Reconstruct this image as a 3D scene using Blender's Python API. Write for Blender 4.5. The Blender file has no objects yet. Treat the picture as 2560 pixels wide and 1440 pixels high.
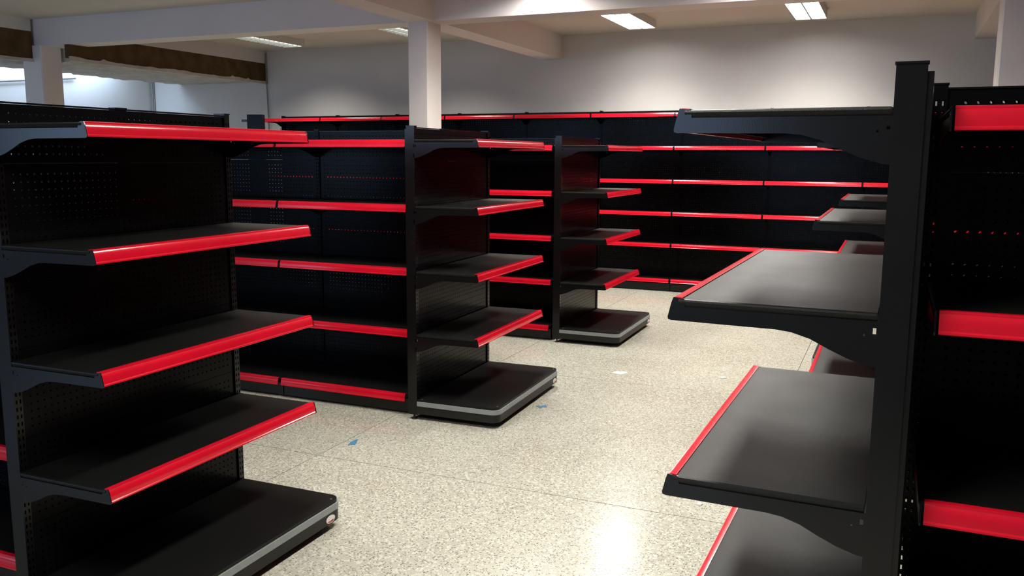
import bpy, bmesh, math, random
from mathutils import Matrix, Vector
random.seed(7)
S = bpy.context.scene
COL = S.collection

# ------------------------------------------------------------------ camera
F_PX, YAW, PITCH, ROLL, CAM_H = 2183.25, 0.4104, 0.1493, 0.0054, 1.55
cy, sy, cp, sp = math.cos(YAW), math.sin(YAW), math.cos(PITCH), math.sin(PITCH)
fw = Vector((-sy * cp, cy * cp, -sp)); rt = Vector((cy, sy, 0)); up = rt.cross(fw)
r2 = math.cos(ROLL) * rt + math.sin(ROLL) * up
u2 = -math.sin(ROLL) * rt + math.cos(ROLL) * up
cam_d = bpy.data.cameras.new('camera')
cam_d.sensor_width = 36.0
cam_d.lens = F_PX / 2560 * 36.0
cam_d.clip_start = 0.05
cam = bpy.data.objects.new('camera', cam_d)
COL.objects.link(cam)
cam.matrix_world = Matrix(((r2.x, u2.x, -fw.x, 0), (r2.y, u2.y, -fw.y, 0), (r2.z, u2.z, -fw.z, CAM_H), (0, 0, 0, 1)))
S.camera = cam

# ------------------------------------------------------------------ world, large lights, exposure
W = bpy.data.worlds.new('world'); S.world = W; W.use_nodes = True
W.node_tree.nodes['Background'].inputs[0].default_value = (0.55, 0.72, 1.0, 1)
W.node_tree.nodes['Background'].inputs[1].default_value = 0.35
S.view_settings.view_transform = 'Standard'
S.view_settings.look = 'None'
S.view_settings.gamma = 1.0
S.view_settings.use_curve_mapping = False
S.view_settings.exposure = 0.09
S.cycles.max_bounces = 8
S.cycles.diffuse_bounces = 5
S.cycles.glossy_bounces = 4
S.cycles.sample_clamp_indirect = 2.5
S.cycles.caustics_reflective = False
S.cycles.caustics_refractive = False

LIGHT_POWER = 60.0          # W of one ceiling fixture
LIGHT_COL = (1.0, 0.98, 0.86)

def area(name, loc, rot, sx, sy_, power, col, spread=180, parent=None):
    d = bpy.data.lights.new(name, 'AREA'); d.shape = 'RECTANGLE'
    d.size = sx; d.size_y = sy_; d.energy = power; d.color = col; d.spread = math.radians(spread)
    o = bpy.data.objects.new(name, d); COL.objects.link(o)
    o.location = loc; o.rotation_euler = rot; o.parent = parent
    return o
# daylight entering the shop window behind the camera and the unseen skylights of the adjoining room
area('daylight_shop_window', (-5.9, -4.42, 1.85), (math.radians(90), 0, 0), 8.8, 1.7, 165, (0.46, 0.66, 1.0))
area('daylight_skylight', (-10.34, 8.5, 2.98), (0, 0, 0), 0.45, 2.2, 42, (0.55, 0.75, 1.0))
area('daylight_skylight', (-10.34, 5.6, 2.98), (0, 0, 0), 0.45, 2.0, 42, (0.55, 0.75, 1.0))

# ------------------------------------------------------------------ materials
def mat(name, col, rough=0.5, metal=0.0, spec=0.5, noise=0.0, nscale=20, bump=0.0, bscale=400, emit=None, estr=0, rvar=0.0):
    m = bpy.data.materials.new(name); m.use_nodes = True
    nt = m.node_tree; b = nt.nodes['Principled BSDF']
    b.inputs['Base Color'].default_value = (*col, 1)
    b.inputs['Roughness'].default_value = rough
    b.inputs['Metallic'].default_value = metal
    b.inputs['Specular IOR Level'].default_value = spec
    tc = nt.nodes.new('ShaderNodeTexCoord')
    if noise or rvar:
        n = nt.nodes.new('ShaderNodeTexNoise'); n.inputs['Scale'].default_value = nscale; n.inputs['Detail'].default_value = 6
        nt.links.new(tc.outputs['Object'], n.inputs['Vector'])
        if noise:
            r = nt.nodes.new('ShaderNodeValToRGB')
            r.color_ramp.elements[0].position = 0.3; r.color_ramp.elements[1].position = 0.7
            r.color_ramp.elements[0].color = (*[c * (1 - noise) for c in col], 1)
            r.color_ramp.elements[1].color = (*[min(1, c * (1 + noise)) for c in col], 1)
            nt.links.new(n.outputs['Fac'], r.inputs['Fac']); nt.links.new(r.outputs['Color'], b.inputs['Base Color'])
        if rvar:
            mr = nt.nodes.new('ShaderNodeMapRange')
            mr.inputs['To Min'].default_value = rough - rvar; mr.inputs['To Max'].default_value = rough + rvar
            nt.links.new(n.outputs['Fac'], mr.inputs['Value']); nt.links.new(mr.outputs['Result'], b.inputs['Roughness'])
    if bump:
        n2 = nt.nodes.new('ShaderNodeTexNoise'); n2.inputs['Scale'].default_value = bscale; n2.inputs['Detail'].default_value = 2
        nt.links.new(tc.outputs['Object'], n2.inputs['Vector'])
        bp = nt.nodes.new('ShaderNodeBump'); bp.inputs['Strength'].default_value = bump; bp.inputs['Distance'].default_value = 0.002
        nt.links.new(n2.outputs['Fac'], bp.inputs['Height']); nt.links.new(bp.outputs['Normal'], b.inputs['Normal'])
    if emit:
        b.inputs['Emission Color'].default_value = (*emit, 1); b.inputs['Emission Strength'].default_value = estr
    return m

M = dict(
    black=mat('black_powder_coat', (0.004, 0.004, 0.0045), 0.19, spec=0.32, bump=0.03, bscale=500, noise=0.15, nscale=9),
    blackpanel=mat('black_panel_coat', (0.003, 0.003, 0.004), 0.24, spec=0.10),
    shelf=mat('black_textured_shelf', (0.0045, 0.0045, 0.0045), 0.42, spec=0.21, bump=0.25, bscale=420, rvar=0.06, nscale=5),
    red=mat('red_plastic_rail', (0.47, 0.004, 0.017), 0.17, spec=0.5, noise=0.06, nscale=6),
    bumper=mat('grey_bumper_plastic', (0.19, 0.205, 0.21), 0.38, noise=0.05),
    base=mat('charcoal_base', (0.009, 0.0085, 0.0075), 0.45, spec=0.28, bump=0.08),
    rubber=mat('black_rubber', (0.006, 0.006, 0.006), 0.7, noise=0.1),
    zinc=mat('zinc_screw', (0.55, 0.55, 0.52), 0.35, metal=1.0, noise=0.05),
    wall=mat('white_painted_wall', (0.62, 0.595, 0.58), 0.75, spec=0.25, noise=0.03, nscale=1.5, bump=0.1, bscale=60),
    ceil=mat('white_painted_ceiling', (0.66, 0.60, 0.53), 0.8, spec=0.2, noise=0.03, nscale=1.2, bump=0.1, bscale=50),
    beam=mat('white_painted_beam', (0.76, 0.70, 0.675), 0.75, spec=0.25, noise=0.03, nscale=1.5, bump=0.1, bscale=50),
    brick=mat('raw_brown_brickwork', (0.095, 0.060, 0.030), 0.9, spec=0.1, noise=0.25, nscale=7, bump=0.5, bscale=40),
    plaster=mat('rough_broken_plaster', (0.50, 0.47, 0.43), 0.9, spec=0.1, noise=0.18, nscale=5, bump=0.8, bscale=25),
    joint=mat('dark_floor_joint', (0.10, 0.09, 0.075), 0.8, noise=0.2),
    lampwhite=mat('white_lamp_sheet', (0.62, 0.61, 0.58), 0.4, noise=0.02),
    louver=mat('satin_louver', (0.6, 0.6, 0.58), 0.3, metal=0.6, noise=0.03),
    glow=mat('lit_diffuser', (0.9, 0.9, 0.88), 0.4, emit=(1.0, 0.98, 0.93), estr=34.0, noise=0.01),
    tube=mat('lit_tube', (0.9, 0.9, 0.9), 0.4, emit=(0.95, 1.0, 0.95), estr=3.0, noise=0.01),
    pipe=mat('grey_conduit', (0.22, 0.22, 0.23), 0.5, noise=0.1),
    tape=mat('blue_tape', (0.05, 0.16, 0.30), 0.5, noise=0.2, nscale=60),
    paper=mat('white_paper', (0.72, 0.70, 0.63), 0.8, noise=0.06, nscale=60),
    badge=mat('silver_badge', (0.62, 0.58, 0.57), 0.35, noise=0.06, nscale=90),
    badgered=mat('red_badge_print', (0.45, 0.05, 0.06), 0.4, noise=0.1, nscale=90),
    glass=mat('window_glass', (0.8, 0.9, 1.0), 0.05, noise=0.01),
    frame=mat('window_frame_metal', (0.3, 0.3, 0.3), 0.4, metal=0.7, noise=0.05),
)
gb = M['glass'].node_tree.nodes['Principled BSDF']
gb.inputs['Transmission Weight'].default_value = 1.0

def floor_material():
    m = bpy.data.materials.new('terrazzo_floor'); m.use_nodes = True
    nt = m.node_tree; b = nt.nodes['Principled BSDF']; L = nt.links.new; N = nt.nodes.new
    geo = N('ShaderNodeNewGeometry')
    def noise(scale, detail=3):
        n = N('ShaderNodeTexNoise'); n.inputs['Scale'].default_value = scale; n.inputs['Detail'].default_value = detail
        L(geo.outputs['Position'], n.inputs['Vector']); return n
    def ramp(src, p0, c0, p1, c1):
        r = N('ShaderNodeValToRGB'); e = r.color_ramp.elements
        e[0].position, e[0].color, e[1].position, e[1].color = p0, c0, p1, c1
        L(src, r.inputs['Fac']); return r
    def mix(a, bb, fac, mode='MIX'):
        x = N('ShaderNodeMix'); x.data_type = 'RGBA'; x.blend_type = mode
        for sock, v in ((x.inputs[6], a), (x.inputs[7], bb), (x.inputs[0], fac)):
            if hasattr(v, 'links') or hasattr(v, 'is_linked'): L(v, sock)
            else: sock.default_value = v
        return x.outputs[2]
    big = ramp(noise(1.3, 5).outputs['Fac'], 0.3, (0.328, 0.312, 0.265, 1), 0.72, (0.406, 0.394, 0.344, 1))
    vor = N('ShaderNodeTexVoronoi'); vor.inputs['Scale'].default_value = 115; L(geo.outputs['Position'], vor.inputs['Vector'])
    sep = N('ShaderNodeSeparateColor'); L(vor.outputs['Color'], sep.inputs['Color'])
    dark = ramp(sep.outputs['Red'], 0.64, (0, 0, 0, 1), 0.72, (1, 1, 1, 1))
    lite = ramp(sep.outputs['Green'], 0.70, (0, 0, 0, 1), 0.78, (1, 1, 1, 1))
    near = ramp(vor.outputs['Distance'], 0.30, (1, 1, 1, 1), 0.55, (0, 0, 0, 1))
    dm = mix((0, 0, 0, 1), dark.outputs['Color'], near.outputs['Color'])
    c1 = mix(big.outputs['Color'], (0.484, 0.468, 0.403, 1), lite.outputs['Color'])
    c2 = mix(c1, (0.156, 0.140, 0.111, 1), dm)
    fine = ramp(noise(220, 2).outputs['Fac'], 0.35, (0.80, 0.80, 0.80, 1), 0.65, (1.08, 1.08, 1.08, 1))
    c3 = mix(c2, fine.outputs['Color'], 1.0, 'MULTIPLY')
    L(c3, b.inputs['Base Color']); b.inputs['Specular IOR Level'].default_value = 0.32
    rr = ramp(noise(2.2, 4).outputs['Fac'], 0.3, (0.17, 0.17, 0.17, 1), 0.7, (0.23, 0.23, 0.23, 1))
    L(rr.outputs['Color'], b.inputs['Roughness'])
    bp = N('ShaderNodeBump'); bp.inputs['Strength'].default_value = 0.05; bp.inputs['Distance'].default_value = 0.002
    L(noise(60, 2).outputs['Fac'], bp.inputs['Height']); L(bp.outputs['Normal'], b.inputs['Normal'])
    return m
M['floor'] = floor_material()

# ------------------------------------------------------------------ helpers
def link(name, mesh, material, parent=None, loc=(0, 0, 0), rz=0.0):
    if material is not None and not mesh.materials:
        mesh.materials.append(M[material])
    o = bpy.data.objects.new(name, mesh); COL.objects.link(o)
    o.location = loc; o.rotation_euler = (0, 0, rz); o.parent = parent
    return o

def mesh_of(bm, name, smooth=False):
    bmesh.ops.recalc_face_normals(bm, faces=bm.faces)
    me = bpy.data.meshes.new(name); bm.to_mesh(me); bm.free()
    if smooth:
        for p in me.polygons: p.use_smooth = True
    return me

def box(bm, x0, x1, y0, y1, z0, z1):
    v = [bm.verts.new(c) for c in ((x0, y0, z0), (x1, y0, z0), (x1, y1, z0), (x0, y1, z0), (x0, y0, z1), (x1, y0, z1), (x1, y1, z1), (x0, y1, z1))]
    for f in ((0, 3, 2, 1), (4, 5, 6, 7), (0, 1, 5, 4), (1, 2, 6, 5), (2, 3, 7, 6), (3, 0, 4, 7)):
        bm.faces.new([v[i] for i in f])

def prism(bm, pts, a0, a1, axis):
    """closed 2D outline swept between a0 and a1 along an axis; pts are the two other axes in order"""
    def P(p, a): return {'x': (a, p[0], p[1]), 'y': (p[0], a, p[1]), 'z': (p[0], p[1], a)}[axis]
    A = [bm.verts.new(P(p, a0)) for p in pts]; B = [bm.verts.new(P(p, a1)) for p in pts]
    n = len(pts)
    for i in range(n):
        bm.faces.new((A[i], A[(i + 1) % n], B[(i + 1) % n], B[i]))
    bm.faces.new(A[::-1]); bm.faces.new(B)

def cyl(bm, c, r, z0, z1, n=10):
    prism(bm, [(c[0] + r * math.cos(2 * math.pi * i / n), c[1] + r * math.sin(2 * math.pi * i / n)) for i in range(n)], z0, z1, 'z')

def boxes(name, *bs):
    bm = bmesh.new()
    for b in bs: box(bm, *b)
    return mesh_of(bm, name)

def tag(o, label, cat=None, group=None, kind=None):
    if label: o['label'] = label
    if cat: o['category'] = cat
    if group: o['group'] = group
    if kind: o['kind'] = kind
    return o

def thing(name, loc, rz, label, cat, group=None):
    o = bpy.data.objects.new(name, None); COL.objects.link(o)
    o.empty_display_size = 0.1
    o.location = loc; o.rotation_euler = (0, 0, rz)
    return tag(o, label, cat, group)

def struct(name, mesh, material, label, parent=None):
    o = link(name, mesh, material, parent)
    if parent is None:
        tag(o, label, name.split('_')[0], kind='structure')
    return o

CACHE = {}
def cached(key, fn):
    if key not in CACHE: CACHE[key] = fn()
    return CACHE[key]

# ------------------------------------------------------------------ the setting
YB, ZC, XL = 10.43, 3.035, -8.42
# floor: joint bed with cast terrazzo slabs
fl = struct('floor', boxes('floor', (-12.5, 5.0, -4.6, YB, -0.12, -0.004)), 'joint', 'speckled beige terrazzo floor cast in large panels')
PX, PY, GAP = 2.11, 2.11, 0.0022
xs = [-2.68 + PX * k for k in range(-5, 5)]; ys = [3.62 + PY * k for k in range(-4, 5)]
for i in range(len(xs) - 1):
    for j in range(len(ys) - 1):
        x0, x1, y0, y1 = xs[i] + GAP, xs[i + 1] - GAP, max(ys[j] + GAP, -4.6), min(ys[j + 1] - GAP, YB)
        if x1 < -12.5 or x0 > 5 or y1 <= y0: continue
        link('floor_slab', boxes('floor_slab', (max(x0, -12.5), min(x1, 5.0), y0, y1, -0.02, 0.0)), 'floor', fl)

struct('ceiling', boxes('ceiling', (XL - 0.35, 5.0, -4.6, YB, ZC, ZC + 0.2)), 'ceil', 'off-white painted ceiling slab')
struct('wall_back', boxes('wall_back', (-12.5, 5.2, YB, YB + 0.2, -0.1, 3.3)), 'wall', 'white painted back wall above the wall shelving')
struct('wall_right', boxes('wall_right', (5.0, 5.2, -4.6, YB, -0.1, 3.3)), 'wall', 'plain white painted side wall beyond the gondolas')
struct('wall_left', boxes('wall_left', (-10.8, -10.6, -4.6, YB, -0.1, 3.3)), 'wall', 'pale wall of the adjoining room behind the opening')
# front wall with the shop window, behind the camera
fr = struct('wall_front', boxes('wall_front', (-12.5, 5.2, -4.6, -4.45, -0.1, 0.95), (-12.5, 5.2, -4.6, -4.45, 2.75, 3.3),
       (-12.5, -10.4, -4.6, -4.45, 0.95, 2.75), (-1.4, 5.2, -4.6, -4.45, 0.95, 2.75)), 'wall', 'white wall with a wide shop window')
wx = [-10.4, -8.6, -6.8, -5.0, -3.2, -1.4]
wn = struct('window_1', boxes('window_1', (wx[0], wx[-1], -4.56, -4.5, 0.95, 1.01), (wx[0], wx[-1], -4.56, -4.5, 2.69, 2.75),
       *[(min(max(x - 0.03, wx[0]), wx[-1] - 0.06), min(max(x - 0.03, wx[0]), wx[-1] - 0.06) + 0.06, -4.56, -4.5, 1.01, 2.69) for x in wx]), 'frame', 'wide shop window with metal frame')
for a, b_ in zip(wx[:-1], wx[1:]):
    link('window_pane', boxes('window_pane', (a + 0.06, b_ - 0.06, -4.533, -4.527, 1.01, 2.69)), 'glass', wn)

ZBM = 2.745
def beam(name, x0, x1, y0, y1, label, z0=ZBM):
    return struct(name, boxes(name, (x0, x1, y0, y1, z0, ZC + 0.01)), 'beam', label)
beam('trim_1', -10.6, 5.0, 7.10, 7.37, 'white ceiling beam crossing the room between the columns')
beam('trim_2', -4.13, -3.87, -4.45, 7.10, 'white ceiling beam running up to the column')
beam('trim_3', -4.13, -3.87, 7.37, YB, 'white ceiling beam from the column to the back wall')
beam('trim_4', 0.655, 0.92, 7.37, YB, 'white ceiling beam beside the corner column', 2.775)
def column(x0, x1, y0, y1, label):
    bm = bmesh.new(); e = 0.012
    prism(bm, [(x0 + e, y0), (x1 - e, y0), (x1, y0 + e), (x1, y1 - e), (x1 - e, y1), (x0 + e, y1), (x0, y1 - e), (x0, y0 + e)], 0.0, ZBM, 'z')
    bo = link('column', mesh_of(bm, 'column'), 'beam')
    tag(bo, label, 'column', kind='structure')
column(-4.14, -3.93, 7.105, 7.365, 'slim white square column rising behind the middle gondola')
column(-9.10, -8.80, 7.06, 7.33, 'wide white pier standing in the broken wall opening')
column(0.605, 0.95, 7.105, 7.365, 'white column where the cross beam meets the side beam')

# opening into the adjoining room: broken lintel, exposed brown edge and a rough lower soffit
def lintel(name, x0, x1, y0, y1, z0, z1, label):
    r = link(name, boxes(name, (x0, x1, y0, y1, z0, z1)), 'brick')
    tag(r, label, 'lintel', kind='structure')
    # ragged plaster left along the lower edge
    bm = bmesh.new(); n = int((y1 - y0) / 0.045)
    hs = []; h = 0.02
    for i in range(n + 1):
        h = min(0.034, max(0.002, h + random.uniform(-0.006, 0.006))); hs.append(h + (0.02 if random.random() < 0.06 else 0))
    vs = []
    for i in range(n + 1):
        y = y0 + (y1 - y0) * i / n
        vs.append([bm.verts.new(p) for p in ((x1 + 0.012, y, z0 - 0.03), (x1 + 0.012, y, z0 + hs[i]), (x1 - 0.01, y, z0 + hs[i]), (x1 - 0.01, y, z0 - 0.03))])
    for i in range(n):
        a, b = vs[i], vs[i + 1]
        for k in range(4): bm.faces.new((a[k], b[k], b[(k + 1) % 4], a[(k + 1) % 4]))
    bm.faces.new(vs[0]); bm.faces.new(vs[-1][::-1])
    link('plaster_edge', mesh_of(bm, 'plaster_edge'), 'plaster', r)
    return r
lintel('lintel', XL - 0.06, XL, 7.105, YB, 2.60, 2.855, 'raw brown lintel edge with ragged plaster beyond the pier')
lintel('lintel', -9.18, -8.93, 2.0, 7.06, 2.60, 2.90, 'raw brown lintel edge with ragged plaster before the pier')
struct('wall_upper', boxes('wall_upper', (XL - 0.06, XL, 7.37, YB, 2.855, ZC), (-9.18, -8.93, 2.0, 7.06, 2.90, ZC + 0.1)), 'wall', 'white strip of wall above the brown lintel')
# rough soffit with an uneven surface
def soffit(name, X0, X1, Y0_, Y1_, label):
    bm = bmesh.new(); nx, ny = 14, 44
    g = [[bm.verts.new((X0 + (X1 - X0) * i / nx + (random.uniform(-0.05, 0.03) if i == 0 else 0), Y0_ + (Y1_ - Y0_) * j / ny, 2.60 + random.uniform(-0.014, 0.010))) for j in range(ny + 1)] for i in range(nx + 1)]
    for i in range(nx):
        for j in range(ny): bm.faces.new((g[i][j], g[i][j + 1], g[i + 1][j + 1], g[i + 1][j]))
    for e in ([(i, 0) for i in range(nx + 1)], [(i, ny) for i in range(nx + 1)], [(0, j) for j in range(ny + 1)], [(nx, j) for j in range(ny + 1)]):
        tp = [bm.verts.new((g[i][j].co.x, g[i][j].co.y, 2.82)) for i, j in e]
        for k in range(len(e) - 1): bm.faces.new((g[e[k][0]][e[k][1]], g[e[k + 1][0]][e[k + 1][1]], tp[k + 1], tp[k]))
    bm.faces.new([bm.verts.new(c) for c in ((X0, Y0_, 2.82), (X1, Y0_, 2.82), (X1, Y1_, 2.82), (X0, Y1_, 2.82))])
    struct(name, mesh_of(bm, name), 'plaster', label)
soffit('ceiling_lower', -10.05, XL - 0.02, 7.37, YB, 'rough broken plaster soffit of the adjoining room beyond the pier')
soffit('ceiling_lower', -10.05, -8.95, 0.5, 7.06, 'rough broken plaster soffit of the adjoining room before the pier')
struct('ceiling_side', boxes('ceiling_side', (-10.6, XL - 0.35, -4.6, YB, ZC, ZC + 0.2)), 'ceil', 'upper roof of the adjoining room')

# ------------------------------------------------------------------ shelving parts
def tray_mesh(Wd, D):
    def f():
        bm = bmesh.new(); w0, w1, t = 0.004, Wd - 0.004, 0.0016
        o = [(w0, -0.018), (w0 - 0.006, -0.0055), (w0 - 0.005, -0.0018), (w0 - 0.001, 0), (w1 + 0.001, 0), (w1 + 0.005, -0.0018), (w1 + 0.006, -0.0055), (w1, -0.018)]
        i = [(w1 - t, -0.018), (w1 - t, -0.0055), (w1 - 0.0055, -t), (w0 + 0.0055, -t), (w0 + t, -0.0055), (w0 + t, -0.018)]
        prism(bm, o + i, 0.003, D - 0.008, 'x')
        box(bm, D - 0.0095, D - 0.0082, w0 + 0.002, w1 - 0.002, -0.032, -0.002)
        box(bm, 0.0032, 0.0046, w0 + 0.002, w1 - 0.002, -0.030, -0.002)
        me = mesh_of(bm, 'shelf'); return me
    return cached(('tray', round(Wd, 3), round(D, 3)), f)

def rail_mesh(Wd, D, inset=0.0035):
    def f():
        bm = bmesh.new()
        p = [(D - 0.016, 0.0004), (D - 0.016, 0.0022), (D - 0.003, 0.0030), (D + 0.0012, 0.0022), (D + 0.0022, -0.0008), (D + 0.0020, -0.0030), (D + 0.0055, -0.0085), (D + 0.0074, -0.0150), (D + 0.0088, -0.0230), (D + 0.0095, -0.0345),
             (D + 0.0125, -0.0375), (D + 0.0130, -0.0412), (D + 0.0105, -0.0428), (D + 0.0075, -0.0415), (D - 0.0015, -0.004), (D - 0.004, 0.0004)]
        prism(bm, p, inset, Wd - inset, 'y')
        me = mesh_of(bm, 'price_rail', True); me.set_sharp_from_angle(angle=math.radians(34)); return me
    return cached(('rail', round(Wd, 3), round(D, 3), inset), f)

def plate(bm, loops, y0, y1):
    """flat sheet with holes: loops[0] is the outline, the others are holes (x, z points)"""
    rings = {}
    for y in (y0, y1):
        edges = []
        for k, lp in enumerate(loops):
            vs = [bm.verts.new((a, y, b)) for a, b in lp]; rings[k, y] = vs
            edges += [bm.edges.new((vs[i], vs[(i + 1) % len(vs)])) for i in range(len(vs))]
        bmesh.ops.triangle_fill(bm, use_beauty=True, use_dissolve=False, edges=edges)
    for k, lp in enumerate(loops):
        A, B = rings[k, y0], rings[k, y1]; n = len(A)
        for i in range(n): bm.faces.new((A[i], A[(i + 1) % n], B[(i + 1) % n], B[i]))

def bracket_mesh(D):
    def f():
        bm = bmesh.new(); k = D - 0.386
        p = [(0.0, -0.016), (D - 0.022, -0.016), (D - 0.020, 0.0), (D + 0.0025, 0.0025), (D + 0.0065, -0.0085), (D + 0.0098, -0.023), (D + 0.0135, -0.0385), (D + 0.0125, -0.0435), (D + 0.006, -0.0455), (0.185 + k, -0.0470), (0.155 + k * .7, -0.0500),
             (0.120 + k * .5, -0.060), (0.085, -0.077), (0.050, -0.092), (0.012, -0.103), (0.0, -0.104), (-0.010, -0.098), (-0.010, -0.080), (0.0, -0.076), (0.0, -0.046), (-0.010, -0.042), (-0.010, -0.028), (0.0, -0.024)]
        hole = [(0.024 + 0.0022 * math.cos(a * math.pi / 4), -0.044 + 0.0022 * math.sin(a * math.pi / 4)) for a in range(8)]
        slot = [(0.003, -0.041), (0.009, -0.041), (0.009, -0.029), (0.003, -0.029)]
        plate(bm, [p, hole, slot], 0.0, 0.003)
        return mesh_of(bm, 'bracket')
    return cached(('bracket', round(D, 3)), f)

PITCH_H, R_H = 0.0255, 0.0040
def panel_mesh(Wd, h):
    """sheet with a punched grid of round holes and folded rims"""
    def f():
        nx = int((Wd - 0.03) / PITCH_H); nz = int((h - 0.024) / PITCH_H)
        y0 = (Wd - nx * PITCH_H) / 2; z0 = (h - nz * PITCH_H) / 2
        V, Fc = [], []; idx = {}
        def vert(a, b):
            k = (round(a, 5), round(b, 5))
            if k not in idx: idx[k] = len(V); V.append((0.0, a, b))
            return idx[k]
        ring = [(-1, -1), (0, -1), (1, -1), (1, 0), (1, 1), (0, 1), (-1, 1), (-1, 0)]
        for i in range(nx):
            for j in range(nz):
                c = (y0 + (i + .5) * PITCH_H, z0 + (j + .5) * PITCH_H)
                o = [vert(c[0] + a * PITCH_H / 2, c[1] + b * PITCH_H / 2) for a, b in ring]
                s = len(V)
                for a, b in ring:
                    l = math.hypot(a, b); V.append((0.0, c[0] + R_H * a / l, c[1] + R_H * b / l))
                for q in range(8):
                    Fc.append((o[q], o[(q + 1) % 8], s + (q + 1) % 8, s + q))
        y1, z1 = y0 + nx * PITCH_H, z0 + nz * PITCH_H
        def quad(a): 
            s = len(V); V.extend(a); Fc.append(tuple(range(s, s + 4)))
        e = 0.0008
        for (a, b, c, d) in ((e, Wd - e, e, z0), (e, Wd - e, z1, h - e), (e, y0, z0, z1), (y1, Wd - e, z0, z1)):
            quad([(0, a, c), (0, b, c), (0, b, d), (0, a, d)])
        for zz in (e, h - e): quad([(0, e, zz), (0, Wd - e, zz), (-0.012, Wd - e, zz), (-0.012, e, zz)])
        for yy in (e, Wd - e): quad([(0, yy, e), (0, yy, h - e), (-0.012, yy, h - e), (-0.012, yy, e)])
        me = bpy.data.meshes.new('perforated_panel'); me.from_pydata(V, [], Fc); return me
    return cached(('panel', round(Wd, 3), round(h, 3)), f)

PD, PW = 0.052, 0.030          # upright depth and width
def upright_mesh(H):
    """tube with two columns of slots in both narrow faces"""
    def f():
        bm = bmesh.new(); z0 = 0.03
        yl = [-PW / 2, -0.0095, -0.0042, 0.0042, 0.0095, PW / 2]; zl = [z0]; slot = []
        z = 0.07
        while z < H - 0.03:
            zl += [z, z + 0.013]; z += 0.025
        zl.append(H)
        for x in (-PD / 2, PD / 2):
            g = [[bm.verts.new((x, y, zz)) for zz in zl] for y in yl]
            for i in range(5):
                for j in range(len(zl) - 1):
                    if i in (1, 3) and j % 2 == 1: continue
                    bm.faces.new((g[i][j], g[i + 1][j], g[i + 1][j + 1], g[i][j + 1]))
        for y in (-PW / 2, PW / 2):
            bm.faces.new([bm.verts.new(c) for c in ((-PD / 2, y, z0), (PD / 2, y, z0), (PD / 2, y, H), (-PD / 2, y, H))])
        return mesh_of(bm, 'upright')
    return cached(('upright', round(H, 3)), f)

def cap_mesh():
    def f():
        bm = bmesh.new(); box(bm, -PD / 2 - .002, PD / 2 + .002, -PW / 2 - .002, PW / 2 + .002, 0, 0.004); return mesh_of(bm, 'upright_cap')
    return cached('cap', f)
def foot_mesh():
    def f():
        bm = bmesh.new(); cyl(bm, (0, 0), 0.006, 0.006, 0.04); cyl(bm, (0, 0), 0.017, 0.0, 0.007, 12); return mesh_of(bm, 'levelling_foot')
    return cached('foot', f)

def add_upright(t, x, y, H, material='black'):
    me = upright_mesh(H) if material == 'black' else cached(('upright2', round(H, 3)), lambda: upright_mesh(H).copy())
    if material != 'black': me.materials.clear()
    u = link('upright', me, material, t, (x, y, 0))
    link('upright_cap', cap_mesh(), 'black', u, (0, 0, H))
    link('levelling_foot', foot_mesh(), 'rubber', u)
    return u

def add_shelf(t, y, Wd, D, z, side=1, x0=0.0, brackets=True, inset=0.0035):
    loc, rz = ((x0, y, z), 0.0) if side > 0 else ((-x0, y + Wd, z), math.pi)
    s = link('shelf', tray_mesh(Wd, D), 'shelf', t, loc, rz)
    r = link('price_rail', rail_mesh(Wd, D, inset), 'red', s)
    r['label'] = 'red plastic price rail'
    if brackets:
        link('bracket', bracket_mesh(D), 'black', s, (0, 0, 0))
        link('bracket', bracket_mesh(D), 'black', s, (0, Wd - 0.003, 0))
    return s

SEAMS = [0.03, 0.32, 0.62, 0.92, 1.22, 1.52, 1.82]
def add_panels(t, y, Wd, ztop, x=0.0, side=1):
    zz = [s for s in SEAMS if s < ztop - 0.1] + [ztop - 0.004]
    for a, b in zip(zz[:-1], zz[1:]):
        loc, rz = ((x, y, a), 0.0) if side > 0 else ((-x, y + Wd, a), math.pi)
        link('perforated_panel', panel_mesh(Wd, b - a), 'blackpanel', t, loc, rz)

def rounded(x0, x1, y0, y1, r, n=6):
    p = [(x0, y0)]
    for cx, cyy, a0 in ((x1 - r, y0 + r, -90), (x1 - r, y1 - r, 0)):
        for i in range(n + 1):
            a = math.radians(a0 + 90 * i / n); p.append((cx + r * math.cos(a), cyy + r * math.sin(a)))
    return p + [(x0, y1)]

LV = [1.6433, 1.2658, 0.8893, 0.5159]
ZT, DS, DB, EW = 1.717, 0.386, 0.518, 1.075

def badge(parent, x, y, z):
    def oval(rx, rz_, d0, d1, cy0=0, cz=0, cut=None):
        bm = bmesh.new(); pts = []
        for i in range(24):
            a = 2 * math.pi * i / 24; pz = rz_ * math.sin(a)
            if cut is not None: pz = min(pz, cut)
            pts.append((cy0 + rx * math.cos(a), cz + pz))
        prism(bm, pts, d0, d1, 'x'); return mesh_of(bm, 'badge')
    b = link('badge', cached('bad1', lambda: oval(0.030, 0.0165, 0.0, 0.0025)), 'badge', parent, (x, y, z))
    b['label'] = 'silver oval badge with red lower edge'
    link('badge_print', cached('bad2', lambda: oval(0.024, 0.0125, 0.0022, 0.0031, -0.001, -0.001, -0.004)), 'badgered', b)
    link('badge_mark', cached('bad3', lambda: boxes('badge_mark', (0.0024, 0.0035, 0.004, 0.012, -0.010, -0.005))), 'rubber', b)

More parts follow.
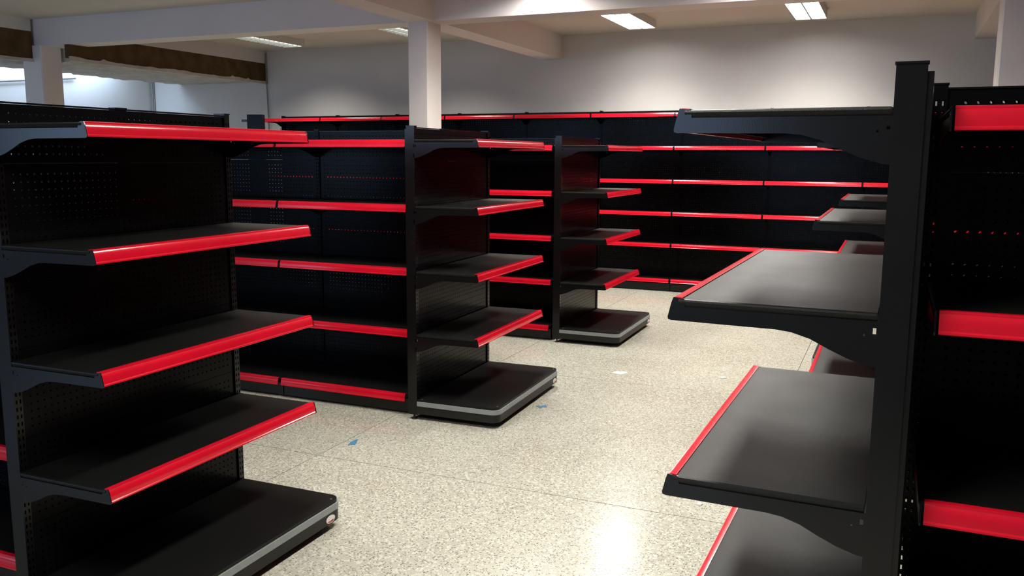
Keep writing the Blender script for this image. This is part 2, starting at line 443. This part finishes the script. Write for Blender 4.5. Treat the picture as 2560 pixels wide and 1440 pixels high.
def endcap(name, X, Yn, ang, right, label, group=None):
    """end-of-aisle unit; local +x points into the aisle, local y runs along its width"""
    if right:                                   # faces -X
        o = Vector((X + DS * math.cos(ang), Yn + DS * math.sin(ang), 0)) + Vector((-math.sin(ang), math.cos(ang), 0)) * EW
        t = thing(name, o, math.pi + ang, label, 'shelving', group)
    else:
        o = Vector((X - DS * math.cos(ang), Yn - DS * math.sin(ang), 0))
        t = thing(name, o, ang, label, 'shelving', group)
    for y in (PW / 2, EW - PW / 2):
        u = add_upright(t, -PD / 2, y, ZT)
        link('back_channel', cached('backch', lambda: boxes('back_channel', (-PD / 2 - 0.011, -PD / 2, -0.011, 0.011, 0.03, ZT - 0.014))), 'black', u)
    add_panels(t, PW, EW - 2 * PW, ZT - 0.006, -0.008)
    add_panels(t, PW, EW - 2 * PW, ZT - 0.006, 0.040, -1)
    link('top_rail', cached(('toprail', EW), lambda: boxes('top_rail', (-0.040, -0.006, PW, EW - PW, -0.004, 0.0))), 'black', t, (0, 0, ZT - 0.004))
    for z in LV: add_shelf(t, 0, EW, DS, z)
    # rounded base platform
    def deck():
        bm = bmesh.new(); prism(bm, rounded(0, DB - 0.004, 0.004, EW - 0.004, 0.046), 0.110, 0.124, 'z'); return mesh_of(bm, 'base_deck')
    def bump():
        bm = bmesh.new(); prism(bm, rounded(0, DB + 0.003, -0.003, EW + 0.003, 0.053, 8), 0.084, 0.111, 'z'); return mesh_of(bm, 'bumper')
    def body():
        bm = bmesh.new(); prism(bm, rounded(0, DB, 0, EW, 0.05, 8), 0.036, 0.085, 'z'); return mesh_of(bm, 'base_body')
    def plinth():
        bm = bmesh.new(); prism(bm, rounded(0, DB - 0.10, 0.08, EW - 0.08, 0.04), 0.0, 0.037, 'z'); return mesh_of(bm, 'plinth')
    b = link('base', cached('base_body', body), 'base', t)
    link('base_deck', cached('deck', deck), 'shelf', b)
    bu = link('bumper', cached('bump', bump), 'bumper', b); bu['label'] = 'pale grey bumper strip'
    link('plinth', cached('plinth', plinth), 'rubber', b)
    def scr():
        bm = bmesh.new(); cyl(bm, (0, 0), 0.005, 0.124, 0.1262, 8); return mesh_of(bm, 'screw')
    for (x, y) in ((DB - 0.022, 0.05), (DB - 0.022, EW - 0.05), (0.03, 0.012)):
        link('screw', cached('scr', scr), 'zinc', b, (x, y, 0))
    badge(b, DB, EW - 0.09 if not right else 0.09, 0.056)
    return t

def run(name, origin, rz, bays, levels, zt, Df, label, sides=(1,), base_top=0.128, wall=False, Dbx=0.035, xp=0.0):
    """shelving run; local +x is the front side, local y runs along the run"""
    t = thing(name, origin, rz, label, 'shelving')
    for y in bays: add_upright(t, xp, y, zt, 'blackpanel')
    h = PD / 2
    for a, b in zip(bays[:-1], bays[1:]):
        Wd = b - a
        for sd in sides:
            add_panels(t, a + PW / 2, Wd - PW, zt - 0.006, h - 0.008 + xp, sd)
            D = Df - h - 0.002
            for z in levels: add_shelf(t, a + 0.002, Wd - 0.004, D, z, sd, h + 0.002 + xp, inset=0.008)
            add_shelf(t, a + 0.002, Wd - 0.004, D + Dbx, base_top, sd, h + 0.002 + xp, brackets=False, inset=0.011)
            kx = D + Dbx + h - 0.035
            k = boxes('kick_plate', (kx, kx + 0.002, 0.004, Wd - 0.004, 0.008, 0.09))
            loc, r_ = ((xp, a, 0), 0) if sd > 0 else ((-xp, b, 0), math.pi)
            link('kick_plate', k, 'black', t, loc, r_)
        link('top_rail', boxes('top_rail', (-h + 0.004 + xp, h - 0.004 + xp, a + PW / 2, b - PW / 2, zt - 0.010, zt - 0.006)), 'black', t)
    for y in bays:
        for sd in sides:
            L = Df + Dbx - 0.05
            def bf():
                bm = bmesh.new(); box(bm, h, L, -0.012, 0.012, 0.045, 0.098); cyl(bm, (L - 0.03, 0), 0.014, 0.0, 0.012); cyl(bm, (L - 0.03, 0), 0.006, 0.01, 0.05); return mesh_of(bm, 'base_arm')
            link('base_arm', cached(('arm', round(L, 3)), bf), 'black', t, (xp if sd > 0 else -xp, y, 0), 0 if sd > 0 else math.pi)
    return t

R90 = -math.pi / 2
# left-hand end caps, nearest first
endcap('end_shelf_unit', -2.1845, 1.875, 0.0101, False, 'black end shelving with red rails and clearly readable oval badge, no column behind it')
endcap('end_shelf_unit', -2.1282, 4.388, 0.0274, False, 'black end shelving with red rails standing below the slim white column')
endcap('end_shelf_unit', -2.1282, 6.785, 0.0116, False, 'black end shelving with red rails and rounded base facing the wall shelving')
# right-hand end caps
endcap('end_shelf_unit', -0.3977, 1.7462, -0.0186, True, 'large black end shelving with wide glossy shelf tops beside tall black upright')
endcap('end_shelf_unit', -0.327, 4.27, 0.0, True, 'black end shelving half hidden behind the tall upright, middle of its row')
endcap('end_shelf_unit', -0.343, 6.53, 0.0, True, 'small black end shelving half hidden behind the tall upright, next to the wall shelving')

# double-sided runs behind the end caps
run('gondola_shelving', (-4.56, 2.44, 0), R90, [0, 0.95, 1.90], LV, ZT, 0.42, 'black gondola run hidden behind the end unit with the readable badge', (1, -1))
run('gondola_shelving', (-5.45, 4.925, 0), R90, [0, 0.945, 1.89, 2.835], LV, ZT, 0.455, 'long black gondola run with red rails leading to the unit below the column', (1, -1))
run('gondola_shelving', (-3.565, 7.32, 0), R90, [0, 0.95], LV, ZT, 0.465, 'short black gondola run with red rails in front of the wall shelving', (1, -1))
run('gondola_shelving', (0.082, 2.28, 0), R90, [0, 1.0, 2.0], LV, ZT, 0.475, 'black gondola run with bold red rails and perforated back at the tall upright', (1, -1))
run('gondola_shelving', (0.150, 4.81, 0), R90, [0, 1.0, 2.0], LV, ZT, 0.475, 'black gondola run glimpsed through the perforated back beside the tall upright', (1, -1))
run('gondola_shelving', (0.130, 7.06 - 0.0, 0), R90, [0, 0.4], LV, ZT, 0.42, 'short black gondola run beside the white column, hidden behind others', (1,))

# shelving along the back wall
wb = [-8.10, -7.17, -6.21, -5.27, -4.32, -3.335, -2.335, -1.325, -0.315, 0.70, 1.7, 2.7]
run('wall_shelving', (0, 10.37, 0), R90, wb, [2.052, 1.676, 1.297, 0.926, 0.560], 2.103, 0.412, 'long black wall shelving with six rows of red rails along the back wall', (1,), base_top=0.147, Dbx=0.0)

# lone black end post with a stub arm by the corner of the opening
t = thing('end_post', (-8.27, 9.98, 0), 0.35, 'lone black post with a small stub arm by the wall corner', 'post')
link('post_body', boxes('post_body', (-0.11, 0.11, -0.05, 0.05, 0.02, 2.112)), 'blackpanel', t)
link('stub_arm', boxes('stub_arm', (-0.20, -0.10, -0.015, 0.015, 2.01, 2.045)), 'black', t)
link('foot_plate', boxes('foot_plate', (-0.13, 0.13, -0.07, 0.07, 0.0, 0.02)), 'black', t)

# ------------------------------------------------------------------ ceiling lights
def fixture(x, y, label, louvered, power, L=1.2, Wd=0.30, glow=True):
    t = thing('ceiling_light', (x, y, ZC), 0, label, 'light', None)
    hw, hl = Wd / 2, L / 2
    link('housing', boxes('housing', (-hw, hw, -hl, hl, -0.030, 0.0), (-hw, -hw + 0.004, -hl, hl, -0.085, -0.03), (hw - 0.004, hw, -hl, hl, -0.085, -0.03),
                          (-hw, hw, -hl, -hl + 0.004, -0.085, -0.03), (-hw, hw, hl - 0.004, hl, -0.085, -0.03)), 'lampwhite', t)
    if louvered:
        for s in (-1, 1):
            bm = bmesh.new(); n = 10
            prism(bm, [(s * 0.065 + 0.013 * math.cos(2 * math.pi * i / n), -0.052 + 0.013 * math.sin(2 * math.pi * i / n)) for i in range(n)], -hl + 0.03, hl - 0.03, 'y')
            link('tube', mesh_of(bm, 'tube', True), 'tube', t)
        nb = 13
        for k in range(nb):
            yy = -hl + 0.05 + (L - 0.1) * k / (nb - 1)
            bm = bmesh.new(); prism(bm, [(yy - 0.001, -0.066), (yy + 0.001, -0.066), (yy + 0.005, -0.092), (yy - 0.005, -0.092)], -hw + 0.005, hw - 0.005, 'x')
            link('louver_blade', mesh_of(bm, 'louver_blade'), 'louver', t)
        link('louver_spine', boxes('louver_spine', (-0.004, 0.004, -hl + 0.01, hl - 0.01, -0.092, -0.066)), 'louver', t)
    else:
        for s in (-1, 1):
            link('diffuser', boxes('diffuser', (s * 0.072 - 0.062, s * 0.072 + 0.062, -hl + 0.012, hl - 0.012, -0.058, -0.034)), 'glow', t)
        link('divider', boxes('divider', (-0.008, 0.008, -hl + 0.004, hl - 0.004, -0.086, -0.03)), 'lampwhite', t)
    area('lamp_light', (0, 0, -0.098), (0, 0, 0), Wd - 0.06, L - 0.06, power, LIGHT_COL, 131, t)
    return t
P = LIGHT_POWER
fixture(-7.30, 9.03, 'louvered fluorescent ceiling light nearest the broken wall opening', True, P * 0.6)
fixture(-5.27, 8.85, 'louvered fluorescent ceiling light beside the slim white column', True, P * 0.6)
fixture(-2.66, 9.07, 'bright twin diffuser ceiling light above the short gondola run', False, P * 0.8)
fixture(-0.89, 9.05, 'bright twin diffuser ceiling light nearest the beam of the outer column', False, P * 0.8)
fixture(-2.75, 6.38, 'bright twin diffuser ceiling light touching the cross beam, nearer the slim column', False, P * 0.6)
fixture(-0.87, 6.38, 'bright twin diffuser ceiling light touching the cross beam, farther from the slim column', False, P * 0.65)
fixture(-0.87, 3.4, 'bright twin diffuser ceiling light over the open aisle', False, P * 0.6)
fixture(-0.87, 0.6, 'bright twin diffuser ceiling light over the aisle end towards the shop window', False, P * 0.9)
fixture(-2.75, 3.4, 'bright twin diffuser ceiling light between the badge end unit and the unit below the column', False, P * 0.4)

# ------------------------------------------------------------------ conduits
def tube_between(name, pts, r, material, label, cat):
    cu = bpy.data.curves.new(name, 'CURVE'); cu.dimensions = '3D'; cu.bevel_depth = r; cu.bevel_resolution = 2
    s = cu.splines.new('POLY'); s.points.add(len(pts) - 1)
    for p, q in zip(s.points, pts): p.co = (*q, 1)
    o = bpy.data.objects.new(name, cu)
    dg = bpy.context.evaluated_depsgraph_get()
    COL.objects.link(o); dg.update()
    me = bpy.data.meshes.new_from_object(o.evaluated_get(bpy.context.evaluated_depsgraph_get())); me.name = name
    bpy.data.objects.remove(o); me.materials.clear()
    ob = link(name, me, material)
    return tag(ob, label, cat)
tube_between('electric_cable', [(XL + 0.014, 10.405, 3.0), (XL + 0.014, 10.405, 2.6), (XL + 0.022, 10.405, 2.35), (XL + 0.026, 10.41, 2.1), (XL + 0.026, 10.41, 0.3)], 0.009, 'pipe', 'thin dark cable hanging down the wall corner', 'cable')
tube_between('conduit_pipe', [(-10.57, 10.38, 2.9), (-10.57, 10.38, 0.2)], 0.015, 'pipe', 'thin upright conduit on the pale wall of the adjoining room', 'pipe')
tube_between('ceiling_conduit', [(-10.57, 4.0, 2.42), (-10.57, 7.6, 2.44), (-10.57, 9.0, 2.60)], 0.014, 'pipe', 'thin level conduit under the rough soffit of the adjoining room', 'pipe')

# ------------------------------------------------------------------ scraps on the floor
def scrap(name, c, pts, material, label, cat, h=0.0015, rz=0.0):
    bm = bmesh.new(); prism(bm, pts, 0.0002, h, 'z')
    for v in bm.verts:
        v.co.z += 0.002 * abs(v.co.x) / 0.05 if v.co.z > 0.0005 else 0
    o = link(name, mesh_of(bm, name), material, None, (c[0], c[1], 0.0), rz)
    return tag(o, label, cat)
scrap('tape_scrap', (-2.62, 3.865), [(-0.006, -0.046), (0.028, -0.024), (0.004, 0.03), (-0.016, 0.062), (-0.020, 0.006)], 'tape', 'torn blue tape scrap on the open floor beside a floor joint', 'tape')
scrap('tape_scrap', (-1.938, 4.943), [(-0.042, -0.004), (-0.016, 0.004), (0.004, 0.046), (0.028, 0.004), (0.006, -0.012), (0.002, -0.046), (-0.014, -0.026)], 'tape', 'torn blue tape scrap touching the rounded base below the column', 'tape')
scrap('paper_scrap', (-1.746, 5.985), [(-0.05, -0.035), (0.02, -0.05), (0.055, 0.015), (0.03, 0.045), (-0.035, 0.03)], 'paper', 'flat white paper scrap lying in the open aisle', 'paper')
scrap('paper_chip', (-1.038, 6.149), [(-0.03, -0.018), (0.01, -0.024), (0.032, 0.006), (0.0, 0.022)], 'paper', 'small crumpled pale chip on the floor, smaller than the paper scrap', 'paper', 0.006)
scrap('plaster_chip', (-0.718, 3.782), [(-0.012, -0.010), (0.010, -0.012), (0.014, 0.006), (-0.004, 0.013)], 'paper', 'tiny white plaster chip on the floor beside the large end shelving', 'debris', 0.007)
